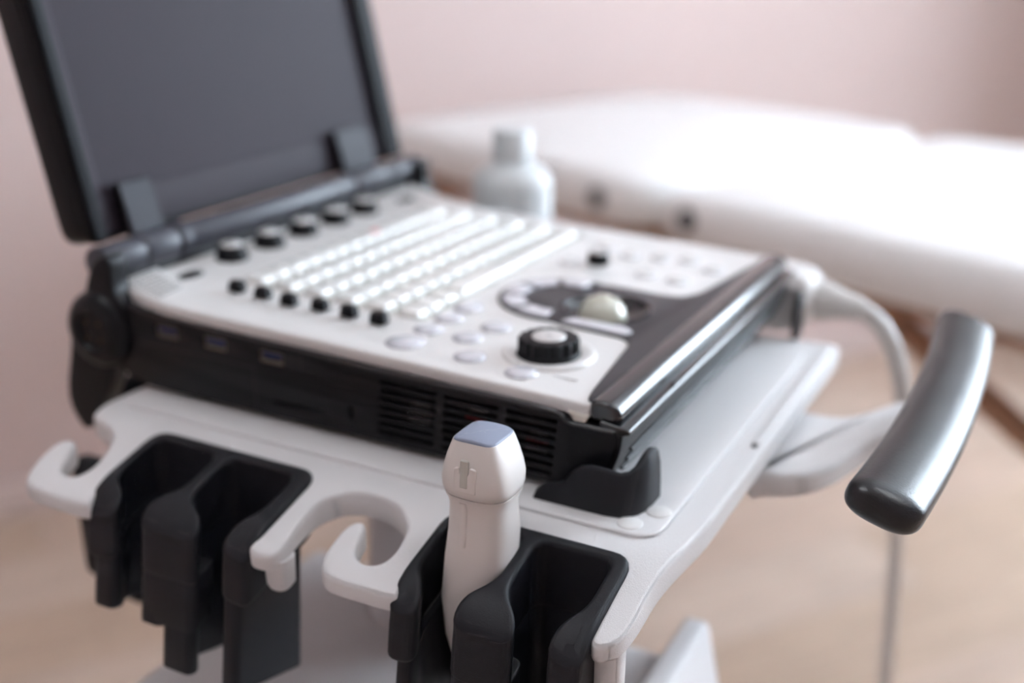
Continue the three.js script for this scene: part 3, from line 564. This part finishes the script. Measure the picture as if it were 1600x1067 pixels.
  {
    const b = lathe([[0, 0.004], [0.0095, 0.004], [0.0100, 0.0045], [0.0108, 0.0062], [0.0130, 0.0066], [0.0175, 0.0050], [0.0200, 0.0022], [0.0208, 0]], 48, 0.7); b.rotateX(Math.PI / 2); b.translate(-0.4510, 0.0315, -0.3800);
    const boss = part(t, 'pivot_cover', b, M.black, carry);
    for (let i = 0; i < 4; i++) { const a = rad(45 + 90 * i); part(t, 'pin', (() => { const g = puck(0.0010, 0.0009, 0.0006, 0.0002, 12); g.rotateX(Math.PI / 2); g.translate(-0.4510 + 0.0064 * Math.cos(a), 0.0315 + 0.0064 * Math.sin(a), -0.3760); return g; })(), M.brass, boss); }
  }
  // hinge
  const hx = -0.4530, hy = 0.0650;
  part(t, 'hinge_tube', merge(barAlongZ(hx, hy, -0.414, -0.386, 0.0092), barAlongZ(hx, hy, -0.605, -0.445, 0.0092), barAlongZ(hx, hy, -0.690, -0.642, 0.0085)), M.hinge);
  part(t, 'hinge_cradle', merge(rbox(hx + 0.001, 0.0535, -0.535, 0.013, 0.010, 0.27, 0.002)), M.black);
  for (const [z0, z1] of [[-0.438, -0.4135], [-0.643, -0.606]]) {
    const k = part(t, 'hinge_knuckle', barAlongZ(hx, hy, z0, z1, 0.0104, 0.0012), M.hinge);
    const lf = new RoundedBoxGeometry(0.0045, 0.036, z1 - z0 - 0.001, 3, 0.0015); lf.translate(0, 0.018, 0); lf.rotateZ(rad(17)); lf.translate(hx - 0.001, hy + 0.002, (z0 + z1) / 2);
    part(t, 'hinge_leaf', lf, M.leaf, k);
  }
  part(t, 'hinge_collar', barAlongZ(hx, hy, -0.4465, -0.4385, 0.0114, 0.0014), M.hinge);
  // display lid, leaning back
  const lean = rad(12), lo = [-0.4625, 0.0722];
  const lid = (g) => { g = clean(g); g.rotateZ(lean); g.translate(lo[0], lo[1], 0); return g; };
  // built in (height, width) then stood up: shape x = height, y = -z
  const LZ0 = -0.392, LZ1 = -0.682, LH = 0.255;
  const rectL = (h0, h1, a, b, r) => rounded([[a, h0], [b, h0], [b, h1], [a, h1]], r);
  const stand = (pts, x0, x1, bev, hs = []) => { const g = plate(pts, x0, x1, bev, hs, 3); g.rotateY(Math.PI / 2); return g; };   // plate's z becomes x, its x becomes -z
  const lidM = part(t, 'display_lid', lid(stand(rectL(0, LH, -LZ0, -LZ1, 0.012), -0.022, -0.0025, 0.002)), M.black);
  part(t, 'lid_rim', lid(stand(rounded([[-LZ0, 0, 0.006], [-LZ0 + 0.008, 0.001, 0.002], [-LZ0 + 0.008, LH - 0.012], [-LZ1 - 0.018, LH - 0.012], [-LZ1 - 0.018, 0.001, 0.002], [-LZ1, 0, 0.006], [-LZ1, LH, 0.012], [-LZ0, LH, 0.012]], 0.004), -0.0030, 0.0050, 0.0015)), M.rim, lidM);
  part(t, 'bezel', lid(stand(rectL(0.004, LH - 0.0075, -LZ0 + 0.006, -LZ1 - 0.006, 0.006), -0.0030, -0.0006, 0.0004, [rectL(0.024, LH - 0.022, -LZ0 + 0.016, -LZ1 - 0.020, 0.002).reverse()])), M.bezel, lidM);
  part(t, 'screen', lid(stand(rectL(0.023, LH - 0.021, -LZ0 + 0.015, -LZ1 - 0.019, 0.002), -0.0028, -0.0014, 0)), M.screen, lidM);
  for (const h of [0.012, 0.026]) { const s = new THREE.SphereGeometry(0.0016, 12, 8); s.scale(0.5, 1, 1); s.translate(-0.0004, h, LZ0 - 0.0115); part(t, 'rubber_stop', lid(s), M.bezel, lidM); }
}

// ---------------------------------------------------------------- gel bottle, probe plug, floor cord
{
  const x = -0.372, z = -0.694, t = thing('gel_bottle', 'white plastic gel bottle with plain screw cap behind the console', 'bottle', [x, T - 0.032, z]);
  const b = lathe([[0, -0.032], [0.0265, -0.032], [0.0285, -0.030], [0.0290, -0.02], [0.0290, 0.0600], [0.0285, 0.0635], [0.0265, 0.0665], [0.0205, 0.0715], [0.0165, 0.0740], [0.0140, 0.0755], [0.0138, 0.078], [0, 0.078]], 56, 0.7); b.translate(x, 0, z);
  part(t, 'body', b, M.bottle);
  const c = lathe([[0, 0.0765], [0.0148, 0.0765], [0.0148, 0.0775], [0.0138, 0.0965], [0.0128, 0.0980], [0, 0.0985]], 48, 0.7); c.translate(x, 0, z); part(t, 'cap', c, M.bottle);
}
{
  const t = thing('probe_plug', 'white probe plug and thick curved cable beyond the console', 'plug', [-0.2, T, -0.668]);
  part(t, 'housing', loft([{ c: [-0.205, 0.012, -0.6440], a: 0.060, b: 0.016, n: 5 }, { c: [-0.205, 0.0145, -0.650], a: 0.064, b: 0.019, n: 5 }, { c: [-0.205, 0.0145, -0.678], a: 0.064, b: 0.019, n: 5 }, { c: [-0.205, 0.0145, -0.684], a: 0.060, b: 0.016, n: 5 }], 'z', 64), M.panel);
  part(t, 'strain_relief', (() => { const g = lathe([[0, 0], [0.0130, 0], [0.0125, 0.006], [0.0085, 0.020], [0.0070, 0.030], [0, 0.030]], 32, 0.8); g.rotateZ(-Math.PI / 2); g.rotateZ(rad(-6)); g.translate(-0.143, 0.014, -0.667); return g; })(), M.cable);
  part(t, 'cable', tube([[-0.135, 0.013, -0.667], [-0.118, 0.0125, -0.668], [-0.103, 0.002, -0.672], [-0.093, -0.016, -0.676], [-0.086, -0.045, -0.684], [-0.0855, -0.09, -0.72], [-0.093, -0.15, -0.79], [-0.098, -0.235, -0.855], [-0.094, -0.40, -0.882], [-0.09, -0.6, -0.88], [-0.10, -0.78, -0.86], [-0.16, -0.850, -0.82], [-0.26, -0.8535, -0.78]], 0.0056, 140), M.cable);
}
scene.traverse((o) => { if (o.userData.base) delete o.userData.base; });
renderer.render(scene, camera);
